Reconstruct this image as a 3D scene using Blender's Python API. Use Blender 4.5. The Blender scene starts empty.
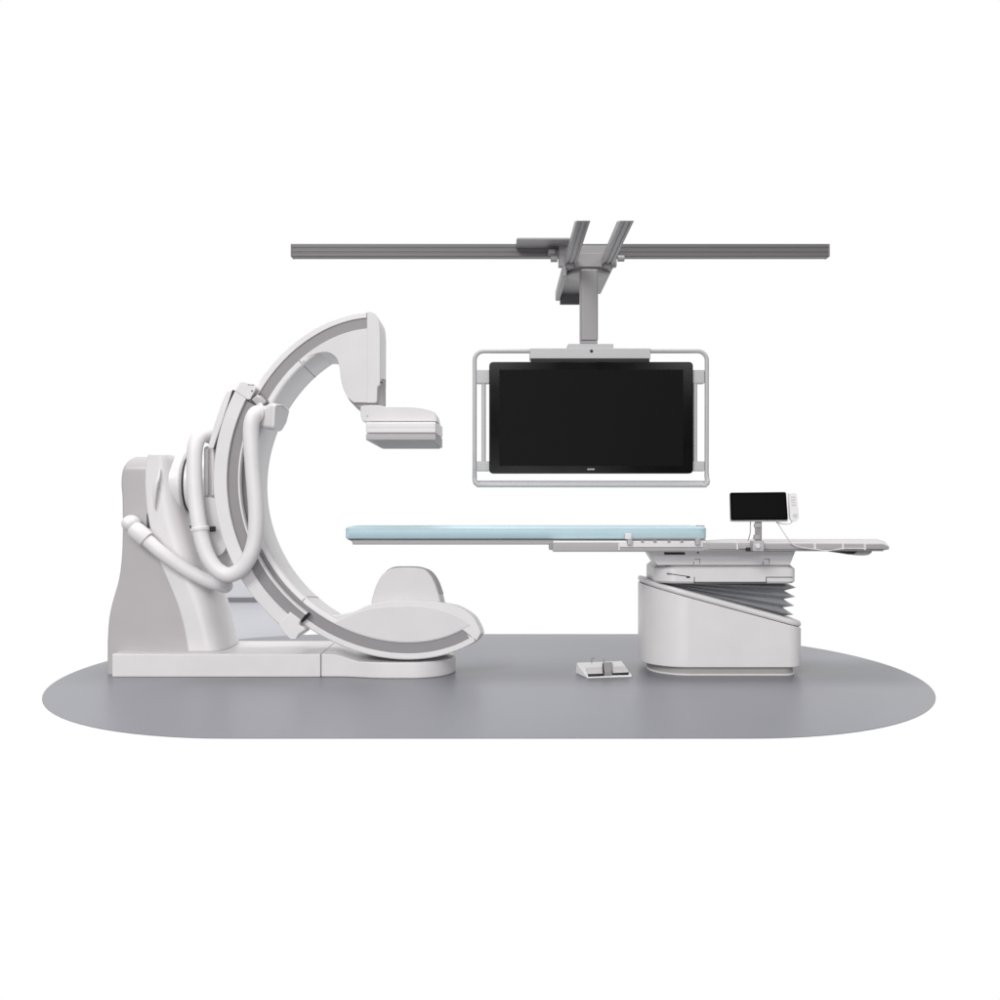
import bpy, bmesh, math
import numpy as np
from mathutils import Vector, Matrix

S = bpy.context.scene
C = S.collection
H, F = 1.05, 1000.0                       # eye height (m) and focal length in thousandths of the frame width

def X(px, z): return (px - 500) / F * z
def Zh(py, z): return H - (py - 500) / F * z

# ------------------------------------------------------------------ materials
def mat(name, col, rough=0.45, metal=0.0, spec=0.5, var=0.03, scale=6.0, bump=0.0, bscale=200.0, coat=0.0, stretch=None):
    m = bpy.data.materials.new(name); m.use_nodes = True
    nt = m.node_tree; b = nt.nodes['Principled BSDF']
    tc = nt.nodes.new('ShaderNodeTexCoord')
    src = tc.outputs['Object']
    if stretch:
        mp = nt.nodes.new('ShaderNodeMapping'); mp.inputs['Scale'].default_value = stretch
        nt.links.new(src, mp.inputs['Vector']); src = mp.outputs['Vector']
    n = nt.nodes.new('ShaderNodeTexNoise'); n.inputs['Scale'].default_value = scale
    n.inputs['Detail'].default_value = 5
    nt.links.new(src, n.inputs['Vector'])
    mr = nt.nodes.new('ShaderNodeMapRange'); mr.inputs['From Min'].default_value = 0.25; mr.inputs['From Max'].default_value = 0.75
    mr.inputs['To Min'].default_value = 1 - var; mr.inputs['To Max'].default_value = 1 + var
    nt.links.new(n.outputs['Fac'], mr.inputs['Value'])
    mx = nt.nodes.new('ShaderNodeVectorMath'); mx.operation = 'SCALE'
    mx.inputs[0].default_value = col
    nt.links.new(mr.outputs['Result'], mx.inputs['Scale'])
    nt.links.new(mx.outputs['Vector'], b.inputs['Base Color'])
    rr = nt.nodes.new('ShaderNodeMapRange'); rr.inputs['To Min'].default_value = rough - 0.05; rr.inputs['To Max'].default_value = rough + 0.05
    nt.links.new(n.outputs['Fac'], rr.inputs['Value']); nt.links.new(rr.outputs['Result'], b.inputs['Roughness'])
    b.inputs['Metallic'].default_value = metal
    b.inputs['Specular IOR Level'].default_value = spec
    b.inputs['Coat Weight'].default_value = coat
    if bump:
        n2 = nt.nodes.new('ShaderNodeTexNoise'); n2.inputs['Scale'].default_value = bscale; n2.inputs['Detail'].default_value = 3
        nt.links.new(src, n2.inputs['Vector'])
        bp = nt.nodes.new('ShaderNodeBump'); bp.inputs['Strength'].default_value = bump; bp.inputs['Distance'].default_value = 0.002
        nt.links.new(n2.outputs['Fac'], bp.inputs['Height']); nt.links.new(bp.outputs['Normal'], b.inputs['Normal'])
    return m

M = dict(
    white=mat('white_enamel', (.715, .697, .703), .33, bump=.03, bscale=300),
    arm=mat('arm_enamel', (.64, .622, .63), .33, bump=.03, bscale=300),
    bright=mat('bright_white_plastic', (.82, .81, .815), .4),
    matte=mat('matte_white_laminate', (.56, .55, .555), .85, spec=.08),
    slot=mat('detector_face', (.50, .455, .445), .75, spec=.15),
    hose=mat('white_hose_rubber', (.74, .72, .725), .5),
    offwhite=mat('off_white_plastic', (.67, .65, .657), .5),
    grey=mat('grey_panel_paint', (.47, .45, .46), .33, var=.02),
    track=mat('grey_track', (.27, .255, .265), .45),
    detgrey=mat('detector_grey', (.43, .41, .415), .5),
    metal=mat('brushed_metal', (.30, .29, .30), .42, metal=1.0, var=.06, scale=40),
    steel=mat('satin_steel', (.40, .39, .395), .4, metal=.3),
    tube=mat('painted_tube', (.46, .455, .465), .35),
    rail=mat('dark_grey_aluminium', (.135, .127, .131), .45, var=.05, scale=20, stretch=(1, 12, 12)),
    trolley=mat('mid_grey_paint', (.31, .297, .305), .45),
    column=mat('column_grey', (.29, .28, .287), .4),
    floor=mat('floor_vinyl', (.205, .208, .236), .36, var=.055, scale=70, bump=.2, bscale=260, stretch=(.7, 1.2, 1)),
    farfloor=mat('pale_floor', (.47, .475, .515), .5),
    wall=mat('pale_wall_paint', (.66, .67, .70), .6),
    skirt=mat('skirting_grey', (.20, .20, .215), .5),
    mattress=mat('blue_vinyl', (.45, .60, .655), .45, bump=.1, bscale=60),
    carbon=mat('tabletop_grey', (.40, .385, .39), .45),
    bellows=mat('grey_bellows_fabric', (.42, .43, .45), .3, var=.06, scale=14),
    plinth=mat('warm_grey_plinth', (.36, .345, .335), .5),
    black=mat('black_gloss_plastic', (.0018, .0018, .002), .15, spec=.13),
    screen=mat('dark_screen_glass', (.0055, .0055, .0058), .4, spec=.045),
    dark=mat('dark_rubber_and_shade', (.03, .03, .032), .6, spec=.2),  # dark parts and slots, also the painted shadow below the mount bar
    seam=mat('seam_shadow_rubber', (.09, .088, .09), .7, spec=.1),
    logo=mat('pale_badge_print', (.55, .55, .56), .4),
)

# ------------------------------------------------------------------ object helpers
def finish(bm, name, m, parent=None, bevel=0.0, seg=3, smooth=True, angle=35):
    lean_bm(bm)
    bmesh.ops.remove_doubles(bm, verts=bm.verts, dist=1e-5)
    bmesh.ops.recalc_face_normals(bm, faces=bm.faces)
    me = bpy.data.meshes.new(name); bm.to_mesh(me); bm.free()
    if smooth:
        me.shade_smooth()
        if not bevel: me.set_sharp_from_angle(angle=math.radians(angle))
    me.materials.append(m)
    o = bpy.data.objects.new(name, me); C.objects.link(o)
    if parent is not None:
        o.parent = parent
        if parent.type == 'EMPTY':
            o.matrix_parent_inverse = Matrix.Translation(-Vector(parent.location))
    if bevel:
        b = o.modifiers.new('edge_round', 'BEVEL'); b.width = bevel; b.segments = seg
        b.limit_method = 'ANGLE'; b.angle_limit = math.radians(32); b.use_clamp_overlap = True
        w = o.modifiers.new('even_normals', 'WEIGHTED_NORMAL'); w.keep_sharp = True
    return o

LEAN = [0.0, 0.0]                         # sideways / downward drift per metre of depth for what rides on the tilted C
def lean_bm(bm):
    if LEAN[0] or LEAN[1]:
        for v in bm.verts:
            d = v.co.y - 5.87; v.co.x += LEAN[0] * d; v.co.z += LEAN[1] * d

def thing(name, label, cat, loc=(0, 0, 0), group=None):
    o = bpy.data.objects.new(name, None); C.objects.link(o); o.location = loc
    o.empty_display_size = .1
    o['label'] = label; o['category'] = cat
    if group: o['group'] = group
    return o

def tag(o, label, cat, group=None):
    o['label'] = label; o['category'] = cat
    if group: o['group'] = group
    return o

def crom(pts, n=6, closed=False):
    """Catmull-Rom through the points."""
    P = [np.array(p, float) for p in pts]; out = []
    N = len(P); rng = range(N if closed else N - 1)
    for i in rng:
        p0 = P[i - 1] if (closed or i > 0) else 2 * P[0] - P[1]
        p1, p2 = P[i], P[(i + 1) % N]
        p3 = P[(i + 2) % N] if (closed or i + 2 < N) else 2 * P[-1] - P[-2]
        for k in range(n):
            t = k / n
            out.append(.5 * ((2 * p1) + (-p0 + p2) * t + (2 * p0 - 5 * p1 + 4 * p2 - p3) * t * t + (-p0 + 3 * p1 - 3 * p2 + p3) * t ** 3))
    if not closed: out.append(P[-1])
    return [tuple(p) for p in out]

def prism_into(bm, pts, y0, y1):
    """pts: (X, Z) outline; extruded in depth from y0 to y1."""
    a = [bm.verts.new((x, y0, z)) for x, z in pts]; b = [bm.verts.new((x, y1, z)) for x, z in pts]
    n = len(pts)
    bm.faces.new(a); bm.faces.new(b[::-1])
    for i in range(n): bm.faces.new((a[i], a[(i + 1) % n], b[(i + 1) % n], b[i]))

def prism(name, pxs, y0, y1, m, parent=None, bevel=.006, seg=3, zr=None):
    """outline given as seen on the plane zr metres off, made a solid of real depth."""
    zr = zr or y0
    bm = bmesh.new(); prism_into(bm, [(X(p[0], zr), Zh(p[1], zr)) for p in pxs], y0, y1)
    return finish(bm, name, m, parent, bevel, seg)

def box_into(bm, x0, x1, y0, y1, z0, z1):
    v = [bm.verts.new(p) for p in ((x0, y0, z0), (x1, y0, z0), (x1, y1, z0), (x0, y1, z0), (x0, y0, z1), (x1, y0, z1), (x1, y1, z1), (x0, y1, z1))]
    for f in ((0, 1, 2, 3), (4, 5, 6, 7), (0, 1, 5, 4), (1, 2, 6, 5), (2, 3, 7, 6), (3, 0, 4, 7)): bm.faces.new([v[i] for i in f])

def box(name, x0, x1, y0, y1, z0, z1, m, parent=None, bevel=.004, seg=2):
    bm = bmesh.new(); box_into(bm, x0, x1, y0, y1, z0, z1)
    return finish(bm, name, m, parent, bevel, seg)

def pbox(name, p0, p1, q0, q1, y0, y1, m, parent=None, bevel=.004, seg=2):
    return box(name, X(p0, y0), X(p1, y0), y0, y1, Zh(q1, y0), Zh(q0, y0), m, parent, bevel, seg)

def tube_into(bm, path, r, seg=16, caps=True, rib=0.0):
    P = [Vector(p) for p in path]; n = len(P); rings = []
    up = Vector((0, 0, 1)); prev = None
    for i in range(n):
        t = (P[min(i + 1, n - 1)] - P[max(i - 1, 0)]).normalized()
        if prev is None:
            a = t.orthogonal().normalized()
        else:
            a = (prev - t * prev.dot(t)).normalized()
        prev = a; b = t.cross(a)
        rr = (r[i] if hasattr(r, '__len__') else r) * (1 + (rib if i % 2 else 0))
        rings.append([bm.verts.new(P[i] + (a * math.cos(k * 2 * math.pi / seg) + b * math.sin(k * 2 * math.pi / seg)) * rr) for k in range(seg)])
    for i in range(n - 1):
        for k in range(seg):
            bm.faces.new((rings[i][k], rings[i][(k + 1) % seg], rings[i + 1][(k + 1) % seg], rings[i + 1][k]))
    if caps:
        bm.faces.new(rings[0][::-1]); bm.faces.new(rings[-1])

def tube(name, path, r, m, parent=None, seg=16, rib=0.0, angle=50):
    bm = bmesh.new(); tube_into(bm, path, r, seg, rib=rib)
    return finish(bm, name, m, parent, angle=angle)

def cyl(name, a, b, r0, r1, m, parent=None, seg=48, bevel=.004):
    bm = bmesh.new(); tube_into(bm, [a, b], [r0, r1], seg)
    return finish(bm, name, m, parent, bevel, 3)

def lathe(name, a, d, prof, m, parent=None, seg=64, angle=30):
    """prof: (distance along d from a, radius)"""
    a = Vector(a); d = Vector(d).normalized()
    bm = bmesh.new(); path = [a + d * s for s, r in prof]
    e = d.orthogonal().normalized(); f = d.cross(e)
    rings = [[bm.verts.new(p + (e * math.cos(k * 2 * math.pi / seg) + f * math.sin(k * 2 * math.pi / seg)) * r) for k in range(seg)] for p, (s, r) in zip(path, prof)]
    for i in range(len(rings) - 1):
        for k in range(seg): bm.faces.new((rings[i][k], rings[i][(k + 1) % seg], rings[i + 1][(k + 1) % seg], rings[i + 1][k]))
    bm.faces.new(rings[0][::-1]); bm.faces.new(rings[-1])
    return finish(bm, name, m, parent, angle=angle)

def rrect(x0, x1, y0, y1, radii, n=8):
    """rounded rectangle outline, radii: (x0y0, x1y0, x1y1, x0y1)"""
    out = []
    for (cx, cy, r, a0) in ((x0 + radii[0], y0 + radii[0], radii[0], 180), (x1 - radii[1], y0 + radii[1], radii[1], 270),
                            (x1 - radii[2], y1 - radii[2], radii[2], 0), (x0 + radii[3], y1 - radii[3], radii[3], 90)):
        for k in range(n + 1):
            a = math.radians(a0 + 90 * k / n); out.append((cx + r * math.cos(a), cy + r * math.sin(a)))
    return out

def loft(name, rings, m, parent=None, bevel=0.0, angle=35, seg=3):
    bm = bmesh.new(); R = [[bm.verts.new(p) for p in r] for r in rings]; n = len(R[0])
    for i in range(len(R) - 1):
        for k in range(n): bm.faces.new((R[i][k], R[i][(k + 1) % n], R[i + 1][(k + 1) % n], R[i + 1][k]))
    bm.faces.new(R[0][::-1]); bm.faces.new(R[-1])
    return finish(bm, name, m, parent, bevel, seg, angle=angle)

# ------------------------------------------------------------------ setting
def floor_outline(n=48):
    cy, b = 6.123, 1.713; out = []
    for k in range(n + 1):
        t = -math.pi / 2 + math.pi * k / n; out.append((1.1 + 1.38 * math.cos(t), cy + b * math.sin(t)))
    for k in range(n + 1):
        t = math.pi / 2 + math.pi * k / n; out.append((-1.2 + 1.40 * math.cos(t), cy + b * math.sin(t)))
    return out
fo = floor_outline()
o = loft('floor', [[(x, y, -.003) for x, y in fo], [(x, y, 0) for x, y in fo]], M['floor']); o['kind'] = 'structure'
fp_ = [(X(212, 7.2), 7.2), (X(318, 7.2), 7.2), (X(270, 10.3), 10.3), (X(200, 10.3), 10.3)]
o = loft('rear_floor', [[(x, y, -.012) for x, y in fp_], [(x, y, -.006) for x, y in fp_]], M['farfloor']); o['kind'] = 'structure'
w = box('wall', X(206, 10.32), X(258, 10.32), 10.32, 10.42, -.006, .255, M['wall'], bevel=.003)
tag(w, 'pale stretch of wall with grey skirting glimpsed behind the gantry pedestal', 'wall')
box('skirting', X(206, 10.3), X(258, 10.3), 10.302, 10.318, -.006, .045, M['skirt'], w, bevel=.002)

# ------------------------------------------------------------------ x-ray gantry
g = thing('x_ray_gantry', 'white floor standing C shaped x-ray gantry with grey track and hanging hoses', 'x-ray machine', (-1.6, 6.2, 0))

# plinth: long white foot, its right end a lower rounded pad
bm = bmesh.new()
zt = .137
x0 = X(112, 5.93); xs = X(320.5, 5.93)
box_into(bm, x0, xs, 5.93, 6.48, 0.0, zt)
finish(bm, 'foot', M['white'], g, bevel=.006)
def pad_top(x):
    a, b = xs + .06, X(362, 5.93)
    t = min(max((x - a) / (b - a), 0), 1); t = t * t * (3 - 2 * t)
    return zt + (.096 - zt) * t
xe = X(455, 6.05); rr = .25
plan = [(xs + .003, 5.932)] + [(xs + .003 + (xe - rr - xs) * k / 24, 5.932 - .055 * (1 - math.cos(math.pi * min(1, max(0, (k - 4) / 14)))) / 2) for k in range(1, 25)]
cyp = (5.877 + 6.40) / 2; ry = (6.40 - 5.877) / 2
plan += [(xe - rr + rr * math.cos(a), cyp + ry * math.sin(a)) for a in [math.radians(-90 + 180 * k / 24) for k in range(1, 24)]]
plan += [(xe - rr - (xe - rr - xs - .003) * k / 24, 6.40) for k in range(25)]
loft('foot_pad', [[(x, y, .0) for x, y in plan], [(x, y, pad_top(x)) for x, y in plan]], M['white'], g, bevel=.008)

# pedestal: grey side cover and white nose
zg = 6.03
gl = crom([(131, 455), (125, 461), (121.3, 472), (120.3, 484), (121.3, 497), (121.6, 515), (121.6, 535), (120.5, 560), (117.5, 581), (111.5, 602), (108, 620), (106.5, 642)], 4)
gb = crom([(188.5, 652), (184.8, 630), (178, 605), (169, 583), (160, 561), (151.6, 533), (148, 515), (146, 497), (145.2, 482), (145.8, 469), (148, 455)], 4)
low = [(106.5, 672), (108.5, 674), (123, 674), (123, 652.2)]
zr_ = 1.226
lev = sorted(set([Zh(q, zg) for p_, q in gl + gb] + [0.0, .06, .137]))
gl_z = np.array([Zh(q, zg) for p_, q in gl]); gl_x = np.array([X(p_, zg) for p_, q in gl])
gb_z = np.array([Zh(q, zg) for p_, q in gb]); gb_x = np.array([X(p_, zg) for p_, q in gb])
o1, o2 = np.argsort(gl_z), np.argsort(gb_z)
rings = []
for z in lev:
    if z > 1.319: continue
    xl_ = np.interp(z, gl_z[o1], gl_x[o1]); xr_ = np.interp(z, gb_z[o2], gb_x[o2]) + .012
    if z < .10: xr_ = X(124, zg)
    u = min(max((z - zr_) / .098, 0), 1); yf_ = zg + .15 * (1 - math.sqrt(1 - u * u * .98))
    c_ = .022
    rings.append([(xl_ + c_ - c_ * math.sin(a), yf_ + c_ - c_ * math.cos(a), z) for a in [math.radians(90 - 15 * k) for k in range(7)]] + [(xr_, yf_, z), (xr_, 6.50, z), (xl_, 6.50, z)])
loft('side_cover', rings, M['grey'], g, angle=40)
nose_px = [(652, 188.5, .215), (630, 184.8, .205), (605, 178, .205), (583, 169, .21), (561, 160, .215), (533, 151.6, .21), (515, 148, .20), (497, 146, .19), (482, 145.2, .18), (469, 145.8, .165), (459, 147.3, .15), (454, 148.3, .13)]
zs = crom([(Zh(y, zg), X(x, zg), w) for y, x, w in nose_px], 3)
rings = []
zs[0] = (zt, zs[0][1], zs[0][2])
for z, xb, w in zs:
    ring = [(xb - .001, 6.1, z), (xb, zg - .006, z), (xb + .008, zg - .014, z)]
    for k in range(1, 24):
        a = math.radians(-90 + 180 * k / 24)
        ca, sa = math.cos(a), math.sin(a)
        ring.append((xb + .03 + (w - .03) * abs(ca) ** .50, 6.263 + .247 * math.copysign(abs(sa) ** .62, sa), z))
    ring += [(xb, 6.512, z)]
    rings.append(ring)
loft('pedestal', rings, M['white'], g, bevel=.02, angle=45)
# moulded cable hook in the pedestal's nose
tube('cable_hook', [(X(p, zz), zz, Zh(q, zz)) for p, q, zz in crom([(160, 469, 6.01), (158.5, 478, 5.995), (156, 486, 5.99), (154.8, 497, 5.99), (154.6, 509, 6.0)], 4)],
     [.003 + .010 * math.sin(math.pi * min(1, (i + 1) / 18)) for i in range(17)], M['white'], g)
lathe('hook_screw', (X(158.3, 6.0), 5.985, Zh(487, 6.0)), (0, 1, 0), [(0, .007), (.02, .007)], M['detgrey'], g, seg=16)

# rotation bearing
cz = 1.15
bx = X(172, 6.2)
lathe('bearing_collar', (bx, 6.25, cz), (1, 0, 0), [(0, .212), (.06, .212), (.088, .206), (.098, .192), (.100, .180)], M['white'], g, angle=40)
lathe('bearing_seam', (bx + .095, 6.25, cz), (1, 0, 0), [(0, .182), (.018, .182)], M['dark'], g)
lathe('bearing_hub', (bx + .111, 6.25, cz), (1, 0, 0), [(0, .182), (.004, .188), (.03, .187), (.07, .175), (.15, .168), (.26, .168)], M['white'], g, angle=40)

# ---- the C: outer edge on its front plane
ZC = 5.87
LEAN[:] = [.05, -.11]
cpx = (404.7, 481.8)
ctrl = [(302, 622.5), (324, 637), (346, 648), (368, 655.5), (390, 659.5), (412, 659.5), (434, 656.6), (456, 651), (473.6, 643.4),
        (258.6, 384.6), (274, 360.4), (296, 339.5), (318, 326.3), (340, 317.5), (362, 312), (371, 311), (229, 482), (232, 450), (233, 520), (250, 563)]
ang = np.array([math.atan2(-(y - cpx[1]), -(x - cpx[0])) for x, y in ctrl])      # 0 = straight left, + = up
rad = np.array([math.hypot(x - cpx[0], y - cpx[1]) for x, y in ctrl])
poly = np.polyfit(ang, rad, 6)
def cpt(a, d=0.0, ref=ZC):
    """(X,Z) of the outer edge at angle a, moved d metres inwards"""
    def raw(b):
        r = np.polyval(poly, b); return np.array([X(cpx[0] - r * math.cos(b), ref), Zh(cpx[1] - r * math.sin(b), ref)])
    p = raw(a); t = raw(a + .01) - raw(a - .01); t /= np.linalg.norm(t)
    n = np.array([t[1], -t[0]])
    return p + n * d
def cpx_at(a, d=0.0):
    p = cpt(a, d); return (500 + p[0] / ZC * F, 500 - (p[1] - H) / ZC * F)
def aof(px, py): return math.atan2(-(py - cpx[1]), -(px - cpx[0]))
def sweep(name, a0, a1, sec, m, parent, n=60, bevel=0.0, angle=30, seg=2):
    rings = []
    for k in range(n + 1):
        a = a0 + (a1 - a0) * k / n
        rings.append([(cpt(a, d)[0], y, cpt(a, d)[1]) for d, y in sec])
    return loft(name, rings, m, parent, bevel, angle, seg)

aB, aT = aof(474, 643.2), aof(380, 311)
aB1 = aof(331, 640)                       # where the x-ray tube cover begins
aT1 = aof(336, 318)                       # where the detector arm begins
full = [(0.006, ZC), (.034, ZC), (.037, ZC + .003), (.037, ZC + .022), (.099, ZC + .022), (.099, ZC + .003), (.102, ZC),
        (.122, ZC), (.130, ZC + .003), (.136, ZC + .010), (.139, ZC + .02), (.139, ZC + .30), (.134, ZC + .315), (.122, ZC + .325), (0.01, ZC + .325), (.003, ZC + .32), (0, ZC + .31), (0, ZC + .006)]
open_ = [(0.006, ZC), (.034, ZC), (.037, ZC + .003), (.037, ZC + .022), (.099, ZC + .022), (.099, ZC + .325), (0.01, ZC + .325), (.003, ZC + .32), (0, ZC + .31), (0, ZC + .006)]
body = sweep('c_arm', aB1 + .0001, aT1 - .0001, full, M['white'], g, 70)
sweep('arm_tip', aB - .012, aB1 - .0001, open_, M['white'], g, 40)
sweep('arm_tip', aT1 + .0001, aof(366, 311.5), open_, M['white'], g, 30)
sweep('guide_track', aB + .012, aof(366.5, 311.4), [(.0385, ZC + .010), (.0975, ZC + .010), (.0975, ZC + .021), (.0385, ZC + .021)], M['track'], g, 100)
# inner liner joints across the inside of the C
for q in (aof(302, 601.6), aof(306, 369)):
    rings = []
    for a in (q - .003, q + .003):
        rings.append([(cpt(a, d)[0], y, cpt(a, d)[1]) for d, y in ((.10, ZC - .0008), (.124, ZC - .0008), (.1405, ZC + .02), (.1405, ZC + .3), (.10, ZC + .3))])
    loft('liner_joint', rings, M['track'], g)
cyl('arm_screw', (X(303.5, ZC), ZC - .003, Zh(361.5, ZC)), (X(303.5, ZC), ZC + .01, Zh(361.5, ZC)), .005, .005, M['detgrey'], g, 12, 0)

# ---- x-ray tube cover at the lower end
lower = [cpx_at(aB1 + (aB + .02 - aB1) * k / 30, .0985) for k in range(31)]
upper = crom([(479.6, 627), (480.8, 634.5), (475.2, 642.2)], 1)[::-1]
rim_top = crom([(481, 633.5), (478.8, 626.5), (471.5, 615), (457, 606), (443, 602.6), (425, 600.5), (401, 600), (380, 602), (367, 605.6), (355, 611), (346, 613.2), (339, 614.4), (332, 615.5)], 5)
tube_cover = prism('tube_cover', lower + [(476.5, 641)] + rim_top, ZC + .0015, ZC + .30, M['white'], g, bevel=.022, seg=4)
lensl = [cpx_at(aB1 + .035 + (aB + .012 - aB1 - .035) * k / 30, .104) for k in range(31)]
lens = crom([(470.5, 625), (462.6, 619.6), (445, 611.5), (423, 607), (401, 606), (372, 608.5), (356, 613), (344.5, 618)], 5)
prism('tube_panel', lensl + lens, ZC - .001, ZC + .03, M['offwhite'], tube_cover, bevel=.003)
# collimator dome behind the cover
dome = crom([(370, 612), (371, 600), (372.6, 593), (376.5, 582), (382, 573.5), (388, 568.8), (395, 566.6), (408, 566.2), (420, 566.8), (425.5, 569), (430.5, 574), (434.5, 581.5), (438.5, 593), (440.5, 602), (441, 612)], 4)
col = prism('collimator', dome, ZC + .05, ZC + .30, M['offwhite'], g, bevel=.012, zr=ZC + .05)
rim = crom([(386, 569.6), (389, 567.6), (395, 565.4), (408, 565), (420, 565.6), (426, 568), (431, 573), (435.2, 580.5), (439.2, 592)], 4)
bm = bmesh.new(); zz = ZC + .064
pts = [(X(a, zz), Zh(b, zz)) for a, b in rim]
inn = [(x + (X(408, zz) - x) * .05, z + (Zh(610, zz) - z) * .05) for x, z in pts]
prism_into(bm, pts + inn[::-1], zz, zz + .22); finish(bm, 'collimator_window', M['track'], col, angle=30)

# ---- detector arm at the upper end
atk = [cpx_at(aof(300, 338) + (aof(366.5, 311.4) - aof(300, 338)) * k / 24, .0995) for k in range(25)]
lowr = crom([(306.5, 357.5), (312, 355), (319, 352.8), (326, 352), (332, 354), (337, 359), (339.6, 368), (340.6, 377.4), (343, 388), (347.6, 397), (353.5, 402.4)], 5)
arm = prism('detector_arm', [atk[0]] + lowr + [(374, 402.6), (374, 322)] + atk[::-1][:-1], ZC - .002, ZC + .29, M['arm'], g, bevel=.008, seg=3)
cap = [(366.8, 311.8)] + crom([(369, 310.9), (372.5, 311.8), (376, 314.6), (378.6, 319.4), (379.8, 325), (380.3, 333)], 4) + [(380.3, 382.5), (379.4, 385.5), (377.5, 386.5), (377, 401.5), (375, 403), (366.8, 403)]
LEAN[:] = [0, 0]
endb = prism('arm_cover', cap, ZC - .004, ZC + .30, M['arm'], g, bevel=.020, seg=5)
# the seam round the cover's lower right and the lift column that slides in it
lathe('lift_column', (X(377.6, 6.0), 5.975, Zh(380, 6.0)), (0, 0, -1), [(0, .052), (.03, .052), (.16, .052)], M['detgrey'], g, 40)
tube('column_gasket', [(X(380.3, 5.88), 5.868, Zh(382.2, 5.88)), (X(383.0, 6.0), 5.97, Zh(383.6, 6.0)), (X(384.8, 6.07), 6.05, Zh(385.4, 6.07))], .0055, M['seam'], g)
LEAN[:] = [.05, -.11]
prism('arm_end_lip', [(346.5, 396), (350, 401), (358, 407.5), (372, 406.5), (377, 403), (377, 396)], ZC + .03, ZC + .26, M['detgrey'], g, bevel=.01)
LEAN[:] = [0, 0]
# detector
det = prism('detector_cap', crom([(362.6, 421.4), (360.8, 416), (360.4, 407.6), (363, 405.6), (376, 405), (386, 406.6)], 3) + crom([(398, 406.4), (412, 406.8), (424, 408.4), (433.4, 411.4), (436, 415), (437.2, 421.4)], 3), 5.845, 6.16, M['arm'], g, bevel=.022, seg=5)
cyl('detector_screw', (X(367.5, 5.845), 5.842, Zh(416, 5.845)), (X(367.5, 5.845), 5.86, Zh(416, 5.845)), .005, .005, M['detgrey'], det, 12, 0)
def hexa(name, f, b, yf, yb, m, parent, bevel=.006):
    """front / back quads given by (left, right, top, bottom)"""
    bm = bmesh.new(); v = []
    for (l, r, t, bo), y in ((f, yf), (b, yb)):
        v += [bm.verts.new((X(l, y), y, Zh(bo, y))), bm.verts.new((X(r, y), y, Zh(bo, y))), bm.verts.new((X(r, y), y, Zh(t, y))), bm.verts.new((X(l, y), y, Zh(t, y)))]
    for fc in ((0, 1, 2, 3), (4, 5, 6, 7), (0, 1, 5, 4), (1, 2, 6, 5), (2, 3, 7, 6), (3, 0, 4, 7)): bm.faces.new([v[i] for i in fc])
    return finish(bm, name, m, parent, bevel, 3)
hexa('detector_body', (365.8, 436.2, 422, 433.2), (380, 442.6, 426, 438), 5.80, 6.22, M['white'], g, .009)
low_d = hexa('detector_window', (365.8, 436.0, 433.6, 440.2), (380.5, 442.4, 438.4, 448.2), 5.80, 6.22, M['detgrey'], g, .006)
hexa('grid_slot', (372.5, 434, 440.0, 440.9), (383, 440, 447.6, 448.9), 5.825, 6.19, M['slot'], low_d, .001)
pbox('body_groove', 366.5, 435.6, 426.4, 427.2, 5.7988, 5.82, M['offwhite'], g, 0)

# ---- carriage that holds the C
aC0, aC1 = aof(298, 629), aof(243, 393)
ZK = 5.80
sweep('carriage', aC0, aC1, [(-.069, ZK), (.002, ZK), (.005, ZK + .004), (.005, ZK + .062), (-.01, ZK + .062), (-.01, ZK + .45), (-.063, ZK + .45), (-.074, ZK + .43), (-.074, ZK + .006)], M['white'], g, 60)
aC2 = aof(249, 402)
sweep('carriage_strip', aC0 + .012, aC2, [(.006, ZK + .022), (.066, ZK + .022), (.066, ZK + .062), (.006, ZK + .062)], M['track'], g, 60)
sweep('carriage_lip', aC0 + .008, aC2 - .02, [(.0665, ZK + .012), (.0755, ZK + .012), (.0765, ZK + .015), (.0765, ZK + .064), (.0665, ZK + .064)], M['white'], g, 60)
prism('carriage_cap', [(234.6, 391), (239.5, 382.4), (242, 381), (246, 381.2), (254, 385), (256, 388.6), (250, 399.4), (247.5, 399.8)], ZK - .006, ZK + .40, M['white'], g, bevel=.012)
cyl('cap_screw', (X(252.3, ZK), ZK - .010, Zh(391, ZK)), (X(252.3, ZK), ZK, Zh(391, ZK)), .0045, .0045, M['seam'], g, 12, 0)
pbox('cap_slot', 247.8, 253.5, 384.4, 385.0, ZK - .0085, ZK + .01, M['seam'], g, 0)
prism('carriage_shoe', [(279, 626.5), (285, 634.5), (290.4, 639.6), (296, 639.6), (298.5, 634.5), (305.4, 629.8), (303, 627), (298.8, 625), (300.4, 620), (290, 612), (280.5, 622)], ZK - .004, ZK + .40, M['white'], g, bevel=.006)
prism('shoe_seal', [(299.4, 620.4), (302.6, 618.6), (307.8, 612.4), (310.4, 614), (304.8, 620.8), (302, 622.8)], ZK + .045, ZK + .066, M['dark'], g, bevel=.001)
# bright metal shoe at the upper end of the strip
prism('metal_shoe', [(249.4, 399.6), (256, 394), (262, 396.2), (268, 401), (259.5, 410.4), (254.5, 405)], ZK + .006, ZK + .058, M['metal'], g, bevel=.012, seg=4)
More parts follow.
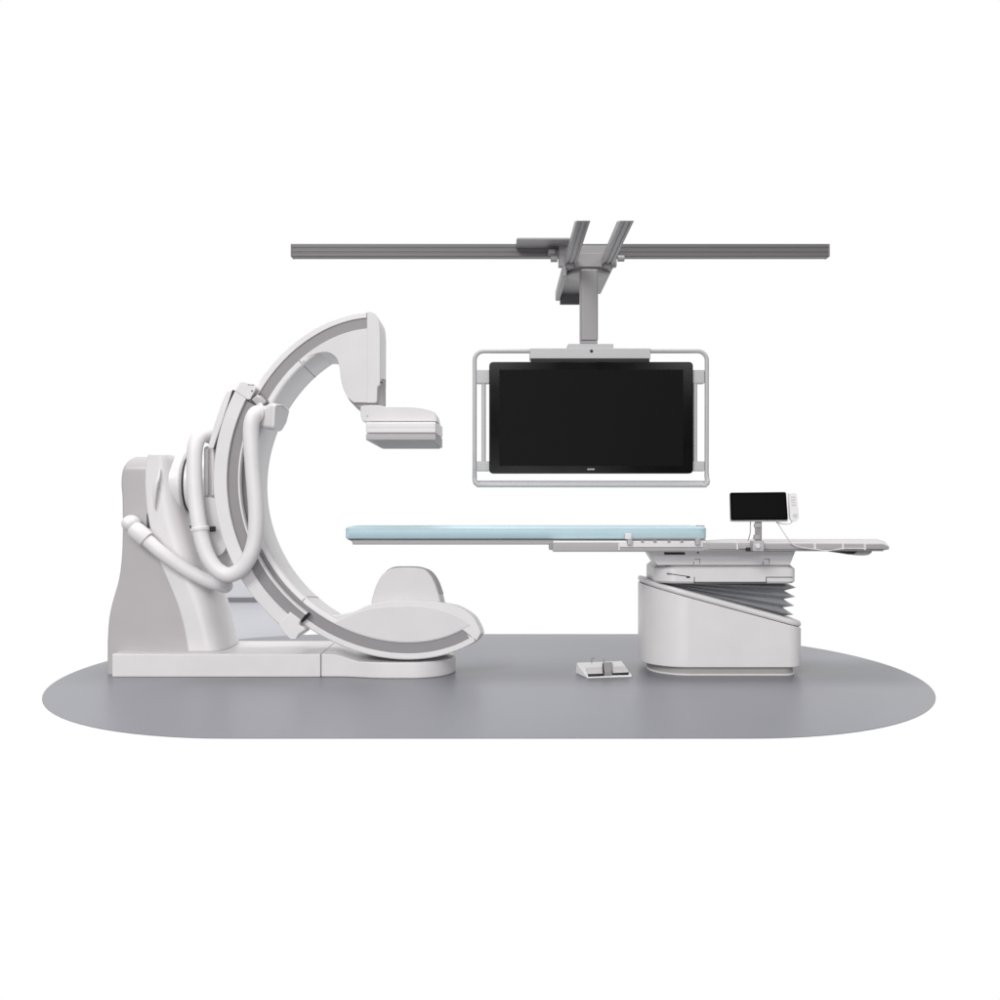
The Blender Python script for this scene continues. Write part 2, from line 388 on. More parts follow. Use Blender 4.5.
# covers behind the carriage
prism('rear_cover', [(232.4, 389.4), (227.4, 390.6), (224.4, 396), (221.5, 403), (214, 424.6), (207.6, 447.8), (213.4, 449), (232.6, 391.0)], 5.84, 6.22, M['white'], g, bevel=.008, seg=3)
prism('cover_gap', [(232.6, 389.8), (237, 391), (219, 449), (213.6, 449)], 5.834, 6.1, M['dark'], g, bevel=0)
prism('swivel_arm', [(203, 446), (234, 446), (232, 505), (203, 505)], 5.95, 6.36, M['offwhite'], g, bevel=.02)
prism('carriage_web', [(211, 538), (233, 538), (244, 579), (238, 580), (228, 573), (214, 560)], 5.98, 6.3, M['offwhite'], g, bevel=.01)
pbox('swivel_rib', 203.5, 208, 449, 496, 5.92, 6.1, M['white'], g, .012)
pbox('swivel_rib', 210.5, 214.5, 449, 496, 5.925, 6.1, M['white'], g, .01)
prism('swivel_cover', crom([(202, 500), (206, 497.4), (213, 498), (219.5, 502), (224, 511), (227, 527), (227.6, 541), (225, 550), (219.5, 555.4), (212, 555.6), (205, 551), (202, 530)], 4, True), 5.89, 6.28, M['white'], g, bevel=.03, seg=5)
# hose boss on the inner side of the C
def solid(name, fa, ya, fb, yb, m, parent, bevel):
    ra = [(X(p_, y_), y_, Zh(q, y_)) for (p_, q), y_ in zip(fa, ya)]; rb = [(X(p_, y_), y_, Zh(q, y_)) for (p_, q), y_ in zip(fb, yb)]
    return loft(name, [ra, rb], m, parent, bevel, seg=5)
solid('hose_boss', [(274, 402.4), (284.5, 405.6), (290.6, 409.8), (287.6, 423.4), (281.6, 432.4), (274, 429.6)], [5.69, 5.76, 5.87, 5.885, 5.85, 5.70],
      [(259, 408.8), (270, 402), (279, 406), (276, 420), (270, 430), (258, 427)], [5.80, 5.86, 5.95, 5.96, 5.93, 5.81], M['white'], g, .022)
# hoses
def hose(name, pts, r, parent, n=10):
    P = crom([(X(p, z), z, Zh(q, z)) for p, q, z in pts], n)
    # equal steps, with shallow ribs
    A = np.array(P); L = np.r_[0, np.cumsum(np.linalg.norm(np.diff(A, axis=0), axis=1))]
    m_ = int(L[-1] / .008); s = np.linspace(0, L[-1], m_)
    Q = np.c_[[np.interp(s, L, A[:, i]) for i in range(3)]].T
    for _ in range(3): Q[1:-1] = (Q[:-2] + 2 * Q[1:-1] + Q[2:]) / 4
    return tube(name, [tuple(q) for q in Q], r, M['hose'], parent, 28, rib=-.028, angle=80)
h1 = hose('main_hose', [(263, 413, 5.82), (256, 413.5, 5.76), (252, 421, 5.74), (250.8, 432, 5.735), (251.6, 450, 5.73), (253.4, 475, 5.725), (255.6, 500, 5.72), (256.3, 520, 5.72), (254.8, 540, 5.72), (250, 556, 5.72),
                       (241, 569, 5.73), (229, 575, 5.74), (217.5, 570, 5.75), (208.5, 558, 5.76), (202.6, 542, 5.77), (199.3, 526, 5.78), (196.2, 505, 5.80), (194.6, 482, 5.82), (194.3, 460, 5.84), (195.4, 446, 5.86), (199, 437.4, 5.89), (205, 434.6, 5.94), (212, 437, 6.02)], .0455, g)
def ring_at(parent, px, py, z, dirv, r, h, m='hose', name='hose_clamp'):
    d = Vector(dirv).normalized(); c = Vector((X(px, z), z, Zh(py, z)))
    return lathe(name, c - d * h / 2, d, [(0, r * .9), (h * .15, r), (h * .85, r), (h, r * .9)], M[m], parent, 32)
ring_at(h1, 199.9, 528.8, 5.779, (.14, 0, -1), .053, .022)
pbox('clamp_bolt', 209.5, 213, 526.5, 532, 5.80, 5.86, M['dark'], h1, .004)
pbox('clamp_bolt', 189.6, 192.4, 525.5, 528.5, 5.80, 5.84, M['dark'], h1, .003)
ring_at(h1, 259.5, 412.6, 5.785, (1, .55, 0), .056, .02)
h2 = hose('lower_hose', [(139, 533.5, 5.93), (148, 541, 5.93), (160, 551.5, 5.93), (175, 562.5, 5.94), (190, 572, 5.95), (205, 579.4, 5.96), (217, 584, 5.98), (224.2, 586.2, 6.05), (226, 585, 6.16), (222, 578, 6.3), (217, 566, 6.36)], .041, g)
lathe('hose_socket', (X(131.5, 5.93), 5.93, Zh(526.5, 5.93)), (.78, 0, -.66), [(0, .030), (.01, .046), (.04, .0525), (.105, .0535), (.118, .051), (.12, .042)], M['hose'], h2, 40, 40)
e = bmesh.new(); bmesh.ops.create_uvsphere(e, u_segments=32, v_segments=20, radius=.054)
bmesh.ops.transform(e, matrix=Matrix.Translation((X(131.3, 5.95), 5.95, Zh(523.6, 5.95))) @ Matrix.Diagonal((1, 1.3, .95, 1)), verts=e.verts)
finish(e, 'hose_elbow', M['hose'], h2, angle=60)
pbox('cover_notch', 146.8, 149.8, 513.5, 528, zg - .003, zg + .02, M['seam'], g, 0)

# ------------------------------------------------------------------ patient table
t = thing('patient_table', 'white patient table on a slant topped pedestal with grey bellows and a long thin top', 'patient table', (1.34, 6.25, 0))
XL, XR, YF, YB = .872, 1.818, 5.955, 6.56
def zb(x): return .548 + (.292 - .548) * (x - XL) / (XR - XL)
plan = rrect(XL, XR, YF, YB, (.26, .10, .10, .26), 14)
loft('base_cover', [[(x, y, .052) for x, y in plan], [(x, y, zb(x) - .012) for x, y in plan]], M['white'], t, bevel=.006)
pin = rrect(XL + .001, XR - .001, YF + .001, YB - .001, (.25, .095, .095, .25), 14)
gap = rrect(XL + .012, XR - .012, YF + .012, YB - .012, (.25, .095, .095, .25), 14)
loft('rim_gap', [[(x, y, zb(x) - .03) for x, y in gap], [(x, y, zb(x)) for x, y in gap]], M['seam'], t)
loft('base_rim', [[(x, y, zb(x) - .0095) for x, y in pin], [(x, y, zb(x) + .028) for x, y in pin]], M['white'], t, bevel=.016, seg=4)
pl = rrect(XL + .05, XR - .05, YF + .025, YB - .05, (.23, .07, .07, .23), 14)
loft('kick_plinth', [[(x, y, .004) for x, y in pl], [(x, y, .0535) for x, y in pl]], M['plinth'], t, bevel=.003)
pr = rrect(XL + .042, XR - .042, YF + .017, YB - .042, (.235, .075, .075, .235), 14)
loft('floor_ring', [[(x, y, 0) for x, y in pr], [(x, y, .011) for x, y in pr]], M['white'], t, bevel=.003)
# bellows: tilted pleats fanning out to the right
rings = []; NP = 8
for k in range(NP + 1):
    f = (k + .3) / (NP + .3); tip = k % 2
    inset = .010 if tip else .066
    inset += .016 * f
    rr_ = rrect(.93 + inset * .5, 1.812 - inset, 6.02 + inset * .9, 6.50 - inset, (.10, .05, .05, .10), 6)
    rings.append([(x, y, (1 - f) * .556 + f * (zb(x) + .024)) for x, y in rr_])
loft('bellows', rings, M['bellows'], t, bevel=.003, seg=2)
# lift head
hx0, hx1, hy0, hy1 = X(656.2, 5.93), X(796.4, 5.93), 5.93, 6.48
z_a, z_b = Zh(565.4, 5.93), Zh(583.6, 5.93)
r4 = (.12, .04, .03, .16)
def ringz(ins, z, xx0=hx0, xx1=hx1): return [(x, y, z) for x, y in rrect(xx0 + ins, xx1 - ins, hy0 + ins, hy1 - ins, r4, 6)]
loft('lift_head', [ringz(.012, z_b), ringz(.0, z_b + .012), ringz(.0, z_a - .022), ringz(.02, z_a - .001)], M['white'], t, bevel=.002)
# seam of the head's front cover
def seam_line(pts, y, parent, w=.5):
    for (a, b), (c, d) in zip(pts[:-1], pts[1:]):
        bm = bmesh.new(); n = Vector((d - b, a - c)).normalized() * w if True else None
        nx, ny = n
        prism_into(bm, [(X(p, y), Zh(q, y)) for p, q in ((a + nx, b + ny), (c + nx, d + ny), (c - nx, d - ny), (a - nx, b - ny))], y - .0012, y + .01)
        finish(bm, 'cover_seam', M['seam'], parent, angle=30)
seam_line([(667, 573.4), (689, 576.6)], hy0, t, .4)
seam_line([(694.3, 577), (694.3, 583)], hy0, t, .4)
seam_line([(694, 582.6), (766.4, 582.6)], hy0, t, .45)
seam_line([(766.2, 583), (766.2, 577.2)], hy0, t, .4)
seam_line([(766, 577.2), (792.5, 577.2)], hy0, t, .4)
pbox('head_catch', 686.5, 690, 576.2, 578, hy0 - .002, hy0 + .01, M['dark'], t, 0)
# saddle: inverted trapezoid below the top
ys = 5.915
sad = prism('saddle', [(648.2, 552.2), (649.5, 551.2), (795.6, 551.2), (790, 565.2), (657.6, 565.2), (655, 562.6)], ys, 6.08, M['white'], t, bevel=.004)
box('saddle_gap', hx0 + .06, hx1 - .05, 5.96, 6.2, z_a - .004, z_a + .006, M['dark'], t, 0)
pbox('handle_slot', 664.3, 685, 552.2, 554.7, ys - .002, ys + .02, M['dark'], sad, 0)
pbox('lock_slot', 697, 699, 552, 553.4, ys - .002, ys + .02, M['dark'], sad, 0)
for a in (694, 763.4):
    hexa('saddle_latch', (a, a + 5.4, 559.4, 564.4), (a - .3, a + 5.6, 559.4, 564.4), ys - .003, ys + .01, M['white'], sad, .001)
    seam_line([(a + .8, 559), (a - .8, 564.6)], ys - .0005, sad, .25); seam_line([(a + .8, 559.2), (a + 6.2, 559.2)], ys - .0005, sad, .25); seam_line([(a + 6.2, 559), (a + 5.2, 564.6)], ys - .0005, sad, .25)
# tabletop under the mattress
yt = 5.86
top = hexa('tabletop', (352.4, 706, 539.2, 544.6), (354, 704, 536.7, 541.6), yt, 6.32, M['carbon'], t, .006)
# cut the end of the tabletop to a slant
prism('tabletop_nose', [(347, 539.3), (356, 539.3), (356, 544.3), (354.6, 544.3), (351, 541)], yt + .004, 6.318, M['carbon'], t, bevel=.002)
# long frame rail
yr = 5.80
frame = pbox('table_frame', 552.8, 762, 542.8, 551.6, yr, yr + .05, M['carbon'], t, .003)
pbox('frame_top_edge', 553.2, 706, 541.0, 542.7, yr + .002, yr + .05, M['bright'], frame, .001)
pbox('frame_groove', 554, 760, 546.6, 547.1, yr - .001, yr + .01, M['carbon'], frame, 0)
pbox('frame_edge', 553.4, 760, 550.4, 551.8, yr - .002, yr + .04, M['track'], frame, .001)
pbox('frame_stop', 549.4, 553.6, 543.4, 550.0, yr + .03, yr + .12, M['trolley'], t, .003)
box('under_frame', X(553.5, yr + .05), X(800, 6), yr + .051, 6.40, .7505, .786, M['carbon'], t, .004)
pbox('frame_joint', 618.5, 620.0, 543.2, 550, yr - .0015, yr + .01, M['white'], frame, 0)
pbox('frame_sleeve', 619.5, 703, 543.0, 547.2, yr - .008, yr + .01, M['white'], frame, .002)
# accessory bar with pegs
rail = pbox('accessory_bar', 627, 704, 537.9, 539.5, yr - .02, yr - .008, M['column'], t, .002)
for a, w_ in ((642.6, 1.0), (655, 1.2), (669, 1.2), (682, 1.2)):
    pbox('peg', a - w_, a + w_, 539.3, 542.2, yr - .018, yr - .006, M['column'], rail, .002)
for a in (630, 698):
    pbox('bar_mount', a - 2.4, a + 2.4, 538.4, 545.2, yr - .026, yr + .002, M['steel'], rail, .003)
pbox('bar_clip', 625, 631.6, 533.4, 539.4, yr - .032, yr - .002, M['white'], rail, .004)
# rear half of the top, white, running out to the right
fr = [(703, 543.4), (714, 542.8), (740, 542.6), (883, 543.2), (889, 546), (889, 549.4), (884, 550.2), (703, 550.6)]
bk = [(699, 541.4), (709, 540.0), (730, 538.9), (877, 538.9), (884.6, 541.2), (884.6, 543.6), (880, 544.4), (699, 544.8)]
loft('rear_top_slab', [[(X(a, 5.812), 5.812, Zh(b, 5.812)) for a, b in fr], [(X(a, 6.52), 6.52, Zh(b, 6.52)) for a, b in bk]], M['matte'], t, bevel=.003)
sr = pbox('side_rail', 709, 882, 543.9, 549.2, 5.795, 5.81, M['carbon'], t, .002)
pbox('side_rail_edge', 704, 883.5, 549.3, 551.2, 5.797, 5.84, M['track'], sr, .002)
for a in (815, 843, 865): hexa('rail_clip', (a - 1.2, a + 1.2, 543.4, 550.2), (a - 1.2, a + 1.2, 543.4, 550.2), 5.785, 5.80, M['white'], sr, .002)
pbox('rail_joint', 736.5, 738.5, 543.6, 549.6, 5.788, 5.80, M['white'], sr, .001)
pbox('rail_bracket', 739, 752, 544.0, 548.6, 5.785, 5.80, M['detgrey'], sr, .002)
pbox('rail_lock', 746, 752.5, 547.5, 550.8, 5.780, 5.79, M['dark'], sr, .001)
prism('end_trim', [(866, 544.2), (883, 544.2), (889.4, 547), (889, 549.2), (866, 549.2)], 5.784, 5.83, M['steel'], t, bevel=.002)
prism('under_grip', [(838, 551.4), (872.6, 550.6), (871.5, 553), (868.5, 555), (864, 555.6), (856, 555.4), (850, 553.2), (838, 552.6)], 5.84, 6.1, M['detgrey'], t, bevel=.003)
prism('grip_pad', [(836.4, 551.4), (858, 551.4), (853.5, 554.2), (849, 554.6), (845, 553.2), (837, 552.8)], 5.83, 6.0, M['dark'], t, bevel=.001)

# mattress
ym = 5.835
mx0, mx1 = X(345, ym), X(707.6, ym)
mz0, mz1 = Zh(538.9, ym), Zh(527.2, ym)
pm = rrect(mx0, mx1, ym, 6.34, (.03, .05, .05, .03), 8)
cx, cy = (mx0 + mx1) / 2, (ym + 6.34) / 2
def insr(z, d): return [(cx + (x - cx) * (1 - d / 1.05), cy + (y - cy) * (1 - d / .25), z) for x, y in pm]
mt = loft('mattress', [insr(mz0, .006), insr(mz0 + .006, 0), insr(mz1 - .010, 0), insr(mz1 - .003, .003), insr(mz1, .010)], M['mattress'], None, angle=50)
tag(mt, 'long pale blue mattress pad lying on the table top', 'mattress')
pp = rrect(mx0 - .001, mx1 + .001, ym - .001, 6.341, (.03, .05, .05, .03), 8)
tube('seam_piping', [(x, y, mz1 - .010) for x, y in pp] + [(pp[0][0], pp[0][1], mz1 - .010)], .0016, M['mattress'], mt, 8)
lathe('corner_button', (X(700, 6.0), 6.0, mz1 - .001), (0, 0, 1), [(0, .028), (.006, .027), (.009, .02)], M['carbon'], mt, 24)

# ------------------------------------------------------------------ touch panel on the table's side
yp = 5.72
p = thing('touch_panel', 'black touch screen panel on a short grey post clamped to the table rail', 'control panel', (X(758, yp), yp, Zh(546, yp)))
def rpoly(c, r, n=5):
    """round the corners of a polygon (in frame units)"""
    out = []; N = len(c)
    for i in range(N):
        a, b, d = Vector(c[i - 1]), Vector(c[i]), Vector(c[(i + 1) % N])
        u, v = (a - b).normalized() * r, (d - b).normalized() * r
        for k in range(n + 1):
            s = k / n; out.append(tuple((b + u) * (1 - s) ** 2 + b * 2 * s * (1 - s) + (b + v) * s * s))
    return out
pb = prism('panel_case', rpoly([(730.3, 493.2), (785.8, 492.6), (788.2, 521.8), (731.0, 521.8)], 2), yp, yp + .03, M['tube'], p, bevel=.004)
prism('panel_bezel', rpoly([(730.0, 492.6), (786.2, 492.0), (788.2, 519.8), (730.8, 520.2)], 2), yp - .008, yp - .0005, M['black'], p, bevel=.002)
prism('panel_screen', rpoly([(732.2, 494.8), (784.4, 494.2), (786.0, 517.8), (733.0, 518.2)], .8), yp - .0092, yp - .0055, M['screen'], p, bevel=.0004)
hexa('panel_post', (754.8, 761.8, 521, 541), (754.8, 761.8, 521, 541), yp + .012, yp + .035, M['column'], p, .004)
prism('post_joint', [(755.2, 523.4), (761.8, 523.4), (761.2, 527.8), (754.9, 527.8)], yp + .006, yp + .04, M['steel'], p, bevel=.003)
prism('post_joint', [(754.8, 534.8), (760.8, 534.8), (760.2, 539.6), (754.2, 539.6)], yp + .006, yp + .04, M['steel'], p, bevel=.003)
pbox('rail_clamp', 753.0, 764.2, 540.8, 551.4, yp + .002, yp + .075, M['tube'], p, .005)
lathe('clamp_knob', (X(757.6, yp), yp - .012, Zh(546, yp)), (0, 1, 0), [(0, .012), (.004, .015), (.02, .015)], M['white'], p, 24)
tube('panel_cable', [(X(a, yp + .03), yp + .03 + c, Zh(b, yp + .03)) for a, b, c in crom([(750.4, 520, 0), (750.4, 527, 0), (750.5, 534, .01), (750.7, 541, .06)], 4)], .003, M['tube'], p, 10)
# hand controller
hc = prism('hand_control', crom([(789.2, 495), (790.2, 493.2), (795.4, 493.2), (796.6, 495), (797.8, 505), (798.8, 514), (798.6, 518.4), (796, 521.4), (792.6, 521.2), (790.4, 518.4), (789.6, 508)], 3, True), yp - .004, yp + .026, M['bright'], None, bevel=.006)
tag(hc, 'slim white hand control hung beside the touch screen', 'remote control')
for a, b in ((793, 497), (793.2, 499.6), (793.4, 502.2), (793.7, 504.8)):
    pbox('key', a - 2.0, a + 2.0, b - .7, b + .7, yp - .0065, yp, M['offwhite'], hc, .001)
lathe('dial', (X(794.6, yp), yp - .008, Zh(515, yp)), (0, 1, 0), [(0, .010), (.002, .013), (.006, .013)], M['offwhite'], hc, 24)
tube('control_cable', [(X(a, z), z, Zh(b, z)) for a, b, z in crom([(793, 520, 5.735), (790, 523.5, 5.745), (783, 524, 5.752), (776.6, 521.8, 5.76), (779, 525, 5.765), (784, 533, 5.765), (791.5, 543, 5.77), (798, 546.4, 5.772), (808, 548.4, 5.775), (815, 549.2, 5.778), (826, 550.4, 5.778), (838, 549.4, 5.778), (843, 548.6, 5.775), (852, 548.4, 5.775), (864, 548.6, 5.775)], 6)], .003, M['white'], hc, 10)

# ------------------------------------------------------------------ foot switch
fs = thing('foot_switch', 'small white two pedal foot switch on the grey floor', 'foot switch', (.63, 5.95, 0))
def fx(px, y): return X(px, y)
bm = bmesh.new()
b0 = [(fx(575, 6.1), 6.06, 0), (fx(587, 5.88), 5.88, 0), (fx(632, 5.94), 5.925, 0), (fx(622.6, 6.1), 6.10, 0)]
b1 = [(fx(576, 6.1), 6.06, .066), (fx(587, 5.88), 5.885, .012), (fx(631.5, 5.94), 5.93, .016), (fx(621.8, 6.1), 6.10, .070)]
A = [bm.verts.new(v) for v in b0]; B = [bm.verts.new(v) for v in b1]
bm.faces.new(A); bm.faces.new(B)
for i in range(4): bm.faces.new((A[i], A[(i + 1) % 4], B[(i + 1) % 4], B[i]))
finish(bm, 'switch_body', M['bright'], fs, .006)
def quad_on(name, pxs, m, y_at, bev=.002, th=.012, parent=fs):
    """slab lying on the sloping body: corners (px, depth, height)"""
    bm = bmesh.new(); A = [bm.verts.new((X(a, y), y, z)) for a, y, z in pxs]; B = [bm.verts.new((X(a, y), y, z - th)) for a, y, z in pxs]
    bm.faces.new(A); bm.faces.new(B[::-1])
    for i in range(4): bm.faces.new((A[i], A[(i + 1) % 4], B[(i + 1) % 4], B[i]))
    return finish(bm, name, m, parent, bev)
quad_on('pedal', [(588.5, 5.895, .030), (604.0, 5.91, .031), (602.6, 5.985, .050), (585.5, 5.975, .049)], M['offwhite'], 0)
quad_on('pedal', [(612.6, 5.92, .032), (628.2, 5.935, .033), (625.6, 6.01, .052), (611.8, 5.995, .051)], M['offwhite'], 0)
quad_on('pedal_well', [(588, 5.884, .0215), (604.2, 5.899, .0225), (604.2, 5.93, .03), (588, 5.915, .03)], M['dark'], 0)
quad_on('pedal_well', [(612.2, 5.911, .0235), (628.6, 5.925, .0245), (628.6, 5.95, .031), (612.2, 5.94, .031)], M['dark'], 0)
quad_on('divider', [(604.4, 5.893, .044), (612.0, 5.90, .045), (612.2, 6.03, .074), (603.2, 6.02, .073)], M['trolley'], 0, .004, .03)
quad_on('divider_edge', [(602.6, 5.91, .040), (604.2, 5.90, .040), (604.2, 6.01, .069), (602.4, 6.01, .069)], M['dark'], 0, .001, .03)
tube('carry_hook', [(X(591.6, 6.06), 6.06, .06), (X(591.6, 6.06), 6.06, .088), (X(592.6, 6.06), 6.06, .0915), (X(594.8, 6.06), 6.06, .0915)], .0042, M['trolley'], fs, 8)
tube('carry_hook', [(X(603.8, 6.06), 6.06, .06), (X(603.8, 6.06), 6.06, .086)], .0042, M['trolley'], fs, 8)

# ------------------------------------------------------------------ ceiling rails
yc = 6.66
cr = thing('ceiling_rail', 'long dark grey ceiling rail running across above the monitor', 'ceiling rail', (.4, yc, 2.7))
sec = [(0, 0.004), (.004, 0), (.076, 0), (.08, .004), (.08, .083), (0, .083), (0, .062), (.004, .060), (.004, .050), (0, .048), (0, .032), (.004, .030), (.004, .020), (0, .018)]
zb0 = Zh(256.4, yc)
x0, x1 = X(292, yc), X(828.5, yc)
loft('rail_profile', [[(x, yc + a, zb0 + b) for a, b in sec] for x in (x0, x1)], M['rail'], cr, angle=20)
for a, b in ((X(290.6, yc), x0 - .001), (x1 + .001, X(830, yc))):
    box('rail_end_cap', a, b, yc - .003, yc + .083, zb0 - .002, zb0 + .085, M['trolley'], cr, .004)
lab = ['dark grey ceiling track coming forward above the left side of the monitor column',
       'dark grey ceiling track coming forward above the right side of the monitor column']
for i, (xa, lb) in enumerate(((.463, lab[0]), (.705, lab[1]))):
    w_ = .037; zt0 = 2.596
    bm = bmesh.new()
    prof = [(-w_, .0), (-.022, 0), (-.020, .006), (-.010, .006), (-.008, 0), (.008, 0), (.010, .006), (.020, .006), (.022, 0), (w_, 0), (w_, .045), (-w_, .045)]
    def ring(y, mitre): return [(xa + a, y + (mitre * b), zt0 + b) for a, b in prof]
    R = [[bm.verts.new(v) for v in rg] for rg in (ring(5.535, 3.9), ring(6.58, 0))]
    n = len(prof)
    for k in range(n): bm.faces.new((R[0][k], R[0][(k + 1) % n], R[1][(k + 1) % n], R[1][k]))
    bm.faces.new(R[0]); bm.faces.new(R[1][::-1])
    o = finish(bm, 'ceiling_track', M['trolley'], None, angle=25)
    tag(o, lb, 'ceiling track', 'ceiling tracks above the monitor column')
    box('track_stop', xa - .026, xa + .022, 6.545, 6.60, zt0 - .016, zt0 + .004, M['trolley'], o, .003)

# ------------------------------------------------------------------ monitor suspension
yk = 6.52
ms = thing('monitor_suspension', 'grey ceiling trolley with square column and tubular frame carrying the large monitor', 'monitor mount', (.59, yk, 2.5))
pbox('trolley_block', 558.6, 616.8, 245.5, 266.4, 6.605, 6.655, M['trolley'], ms, .004)
pbox('trolley_bar', 574, 612, 253, 266.8, 6.585, 6.603, M['column'], ms, .003)
# rollers beside the trolley
for a, b, rr_, nm in ((551.5, 252.2, .020, 'roller'), (554.0, 258.8, .022, 'roller'), (621.0, 258.6, .020, 'roller')):
    y_ = 6.60
    bm = bmesh.new(); tube_into(bm, [(X(a, y_) - .022, y_, Zh(b, y_)), (X(a, y_) + .022, y_, Zh(b, y_))], rr_, 18)
    finish(bm, nm, M['trolley'], ms, .003, 2)
pbox('roller_arm', 547.5, 560, 249.6, 255, 6.612, 6.63, M['rail'], ms, .003)
pbox('roller_arm', 614, 623, 255, 258, 6.612, 6.63, M['rail'], ms, .003)
# cover plate above the rail
prism('cable_tray', [(516.8, 238.6), (518, 237.8), (570, 237.8), (570, 239.6), (516.4, 239.6)], 6.43, 6.655, M['trolley'], ms, bevel=.001)
# tray running back under the ceiling
zt1 = Zh(267, 6.6)
xl, xr = X(567.5, 6.6), X(613, 6.6)
box('tray_plate', xl, xr, 6.606, 7.42, zt1 - .010, zt1 + .012, M['column'], ms, .002)
box('tray_flange', xl - .035, xl - .002, 6.606, 7.42, zt1 - .062, zt1 + .012, M['trolley'], ms, .008)
box('tray_flange', xl, xl + .16, 7.424, 7.45, zt1 - .085, zt1 + .012, M['rail'], ms, .003)
lathe('swivel_ring', (.590, 6.74, zt1 - .0105), (0, 0, -1), [(0, .152), (.004, .152)], M['rail'], ms, 56)
lathe('swivel_disc', (.590, 6.74, zt1 - .0115), (0, 0, -1), [(0, .147), (.014, .147), (.02, .14), (.024, .11)], M['column'], ms, 56)
# column
cx0, cx1 = X(580.8, yk), X(595.4, yk)
colm = box('column', cx0, cx1 + .018, yk, yk + .12, Zh(340.5, yk), zt1 - .032, M['column'], ms, .010)
box('column_collar', cx0 - .001, cx1 + .014, yk - .003, yk + .115, Zh(343.8, yk), Zh(340.8, yk), M['column'], ms, .003)
box('column_edge_strip', cx1 - .012, cx1 - .008, yk - .0015, yk + .01, Zh(339, yk), zt1 - .05, M['trolley'], colm, 0)
ymn = 6.40
pbox('mount_plate', 568, 613.4, 343.8, 349.0, ymn - .005, ymn + .24, M['tube'], ms, .003)
mb = pbox('mount_bar', 529.8, 650.6, 348.2, 358.6, ymn - .03, ymn + .09, M['tube'], ms, .004)
pbox('bar_painted_shadow', 531, 649.6, 358.7, 362.5, ymn - .02, ymn + .08, M['dark'], ms, .002)  # dark block standing in for the shadow under the mount bar
lathe('sensor', (X(591, ymn), ymn - .034, Zh(351.8, ymn)), (0, 1, 0), [(0, .008), (.001, .010), (.008, .010)], M['dark'], mb, 20)
# tubular frame
yf = 6.405
def arcpts(c, r, a0, a1, n=8): return [(c[0] + r * math.cos(math.radians(a0 + (a1 - a0) * k / n)), c[1] - r * math.sin(math.radians(a0 + (a1 - a0) * k / n))) for k in range(n + 1)]
fp = [(474.6, 478)] + arcpts((483.8, 360.4), 9.2, 180, 90) + arcpts((697.6, 360.4), 9.2, 90, 0) + [(706.6, 478)]
loop = [(X(a, yf), yf, Zh(b, yf)) for a, b in fp]
tube('handle_frame', loop, .0138, M['tube'], ms, 16)
bot = [(474.6, 474, 6.405), (474.6, 478.5, 6.40), (475.0, 481.6, 6.385), (476.6, 483.9, 6.37), (480.5, 484.9, 6.36), (486, 485.0, 6.36), (590, 485.1, 6.36), (697, 485.2, 6.36), (702.5, 485.1, 6.36), (706.2, 484.2, 6.365), (707.6, 482, 6.38), (707.0, 478.5, 6.40), (706.6, 474, 6.405)]
tube('lower_handle', [(X(a, z), z, Zh(b, z)) for a, b, z in crom(bot, 6)], .0150, M['tube'], ms, 18)
tube('lower_crossbar', [(X(474.8, yf), yf, Zh(481.4, yf)), (X(706.6, yf), yf, Zh(481.6, yf))], .006, M['tube'], ms, 14)
for sgn, xo, xi in ((1, 476.4, 490), (-1, 704.8, 692)):
    lo, hi = min(xo, xi), max(xo, xi)
    pbox('side_bracket', lo, hi, 369.8, 383.4, yf - .012, yf + .05, M['tube'], ms, .006)
    pbox('side_bracket', lo, hi, 461.2, 471.2, yf - .012, yf + .05, M['tube'], ms, .006)
    a = 483.6 if sgn == 1 else 695.4
    pbox('side_grip', a - 2.2, a + 2.2, 378, 466, yf - .008, yf + .04, M['tube'], ms, .008)

# monitor
mo = thing('monitor', 'large black wide screen monitor hanging switched off in a tubular frame', 'monitor', (X(591, ymn), ymn, Zh(418, ymn)))
ymf = 6.36
prism('monitor_case', rpoly([(489.2, 361.8), (693.2, 361.8), (693.2, 473.6), (489.2, 473.6)], 4.5, 6), ymf, ymf + .07, M['black'], mo, bevel=.006)
prism('monitor_bezel', rpoly([(490.0, 362.6), (692.4, 362.6), (692.4, 472.8), (490.0, 472.8)], 4, 6), ymf - .003, ymf - .0003, M['black'], mo, bevel=.001)
prism('monitor_screen', rpoly([(499.4, 369.6), (683.2, 369.6), (683.2, 465.8), (499.4, 465.8)], .3, 2), ymf - .0045, ymf - .002, M['screen'], mo, bevel=.0003)
bm = bmesh.new()
for i, h_ in enumerate((1, 1, 1, 1, 1, 1, 1)):
    a = 587.4 + i * 1.06; y_ = ymf - .0036
    box_into(bm, X(a, y_), X(a + .72, y_), y_, y_ + .002, Zh(469.9, y_), Zh(468.6, y_))
finish(bm, 'maker_mark', M['logo'], mo)

# ------------------------------------------------------------------ camera, world, lamps
cam = bpy.data.cameras.new('camera'); co = bpy.data.objects.new('camera', cam); C.objects.link(co)
co.location = (0, 0, H); co.rotation_euler = (math.pi / 2, 0, 0)
cam.sensor_width = 36; cam.lens = 36; cam.clip_end = 200; cam.clip_start = .05
S.camera = co

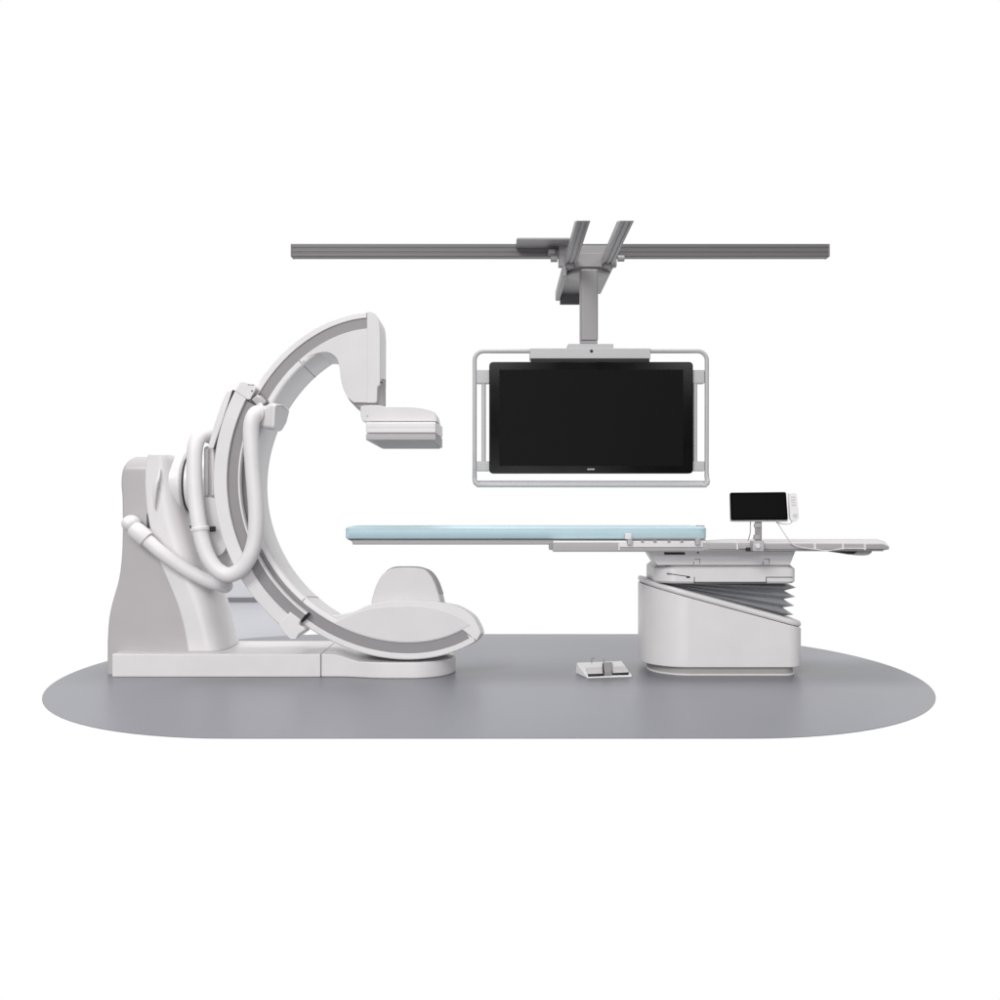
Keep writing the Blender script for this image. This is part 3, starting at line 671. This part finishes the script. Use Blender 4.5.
wd = bpy.data.worlds.new('World'); S.world = wd; wd.use_nodes = True
nt = wd.node_tree; bg = nt.nodes['Background']
tc = nt.nodes.new('ShaderNodeTexCoord'); sp = nt.nodes.new('ShaderNodeSeparateXYZ')
nt.links.new(tc.outputs['Generated'], sp.inputs[0])
def ramp(sock, a, b, lo, hi):
    m = nt.nodes.new('ShaderNodeMapRange'); m.interpolation_type = 'SMOOTHSTEP'
    for k, v in (('From Min', a), ('From Max', b), ('To Min', lo), ('To Max', hi)): m.inputs[k].default_value = v
    nt.links.new(sock, m.inputs['Value']); return m.outputs['Result']
back = ramp(sp.outputs['Y'], .15, .62, 0.0, 1.0)          # white studio backdrop behind the equipment
over = ramp(sp.outputs['Z'], .05, .75, .25, .50)          # dim studio, lighter overhead
mx = nt.nodes.new('ShaderNodeMath'); mx.operation = 'MAXIMUM'
nt.links.new(back, mx.inputs[0]); nt.links.new(over, mx.inputs[1])
cb = nt.nodes.new('ShaderNodeCombineColor')
for k in range(3): nt.links.new(mx.outputs[0], cb.inputs[k])
nt.links.new(cb.outputs[0], bg.inputs['Color']); bg.inputs['Strength'].default_value = 1.0

def area(name, loc, target, sx, sy, e, col=(1, 1, 1)):
    l = bpy.data.lights.new(name, 'AREA'); l.shape = 'RECTANGLE'; l.size = sx; l.size_y = sy; l.energy = e; l.color = col
    o = bpy.data.objects.new(name, l); C.objects.link(o); o.location = loc
    o.rotation_euler = (Vector(target) - Vector(loc)).to_track_quat('-Z', 'Y').to_euler()
    return o
area('key_softbox', (-5.5, -8, 9.6), (0, 6.2, .7), 6.0, 4.5, 1420, (1, .985, .98))
area('top_softbox', (-.4, 6.6, 11.5), (0, 6.2, 0), 6.0, 4.0, 780, (1, .99, .985))
area('fill_softbox', (-.6, -10, 5.3), (-.1, 6.36, 1.5), 2.2, 2.2, 210)
area('fill_softbox', (4.8, -10, 5.3), (1.2, 6.36, 1.5), 2.2, 2.2, 210)
area('front_fill', (-.5, -6, .75), (0, 6.2, .5), 5.0, 1.2, 215)  # added fill lamp, lifts the low front faces

S.view_settings.view_transform = 'Standard'
S.view_settings.look = 'None'
S.view_settings.exposure = 0; S.view_settings.gamma = 1
S.view_settings.use_curve_mapping = False
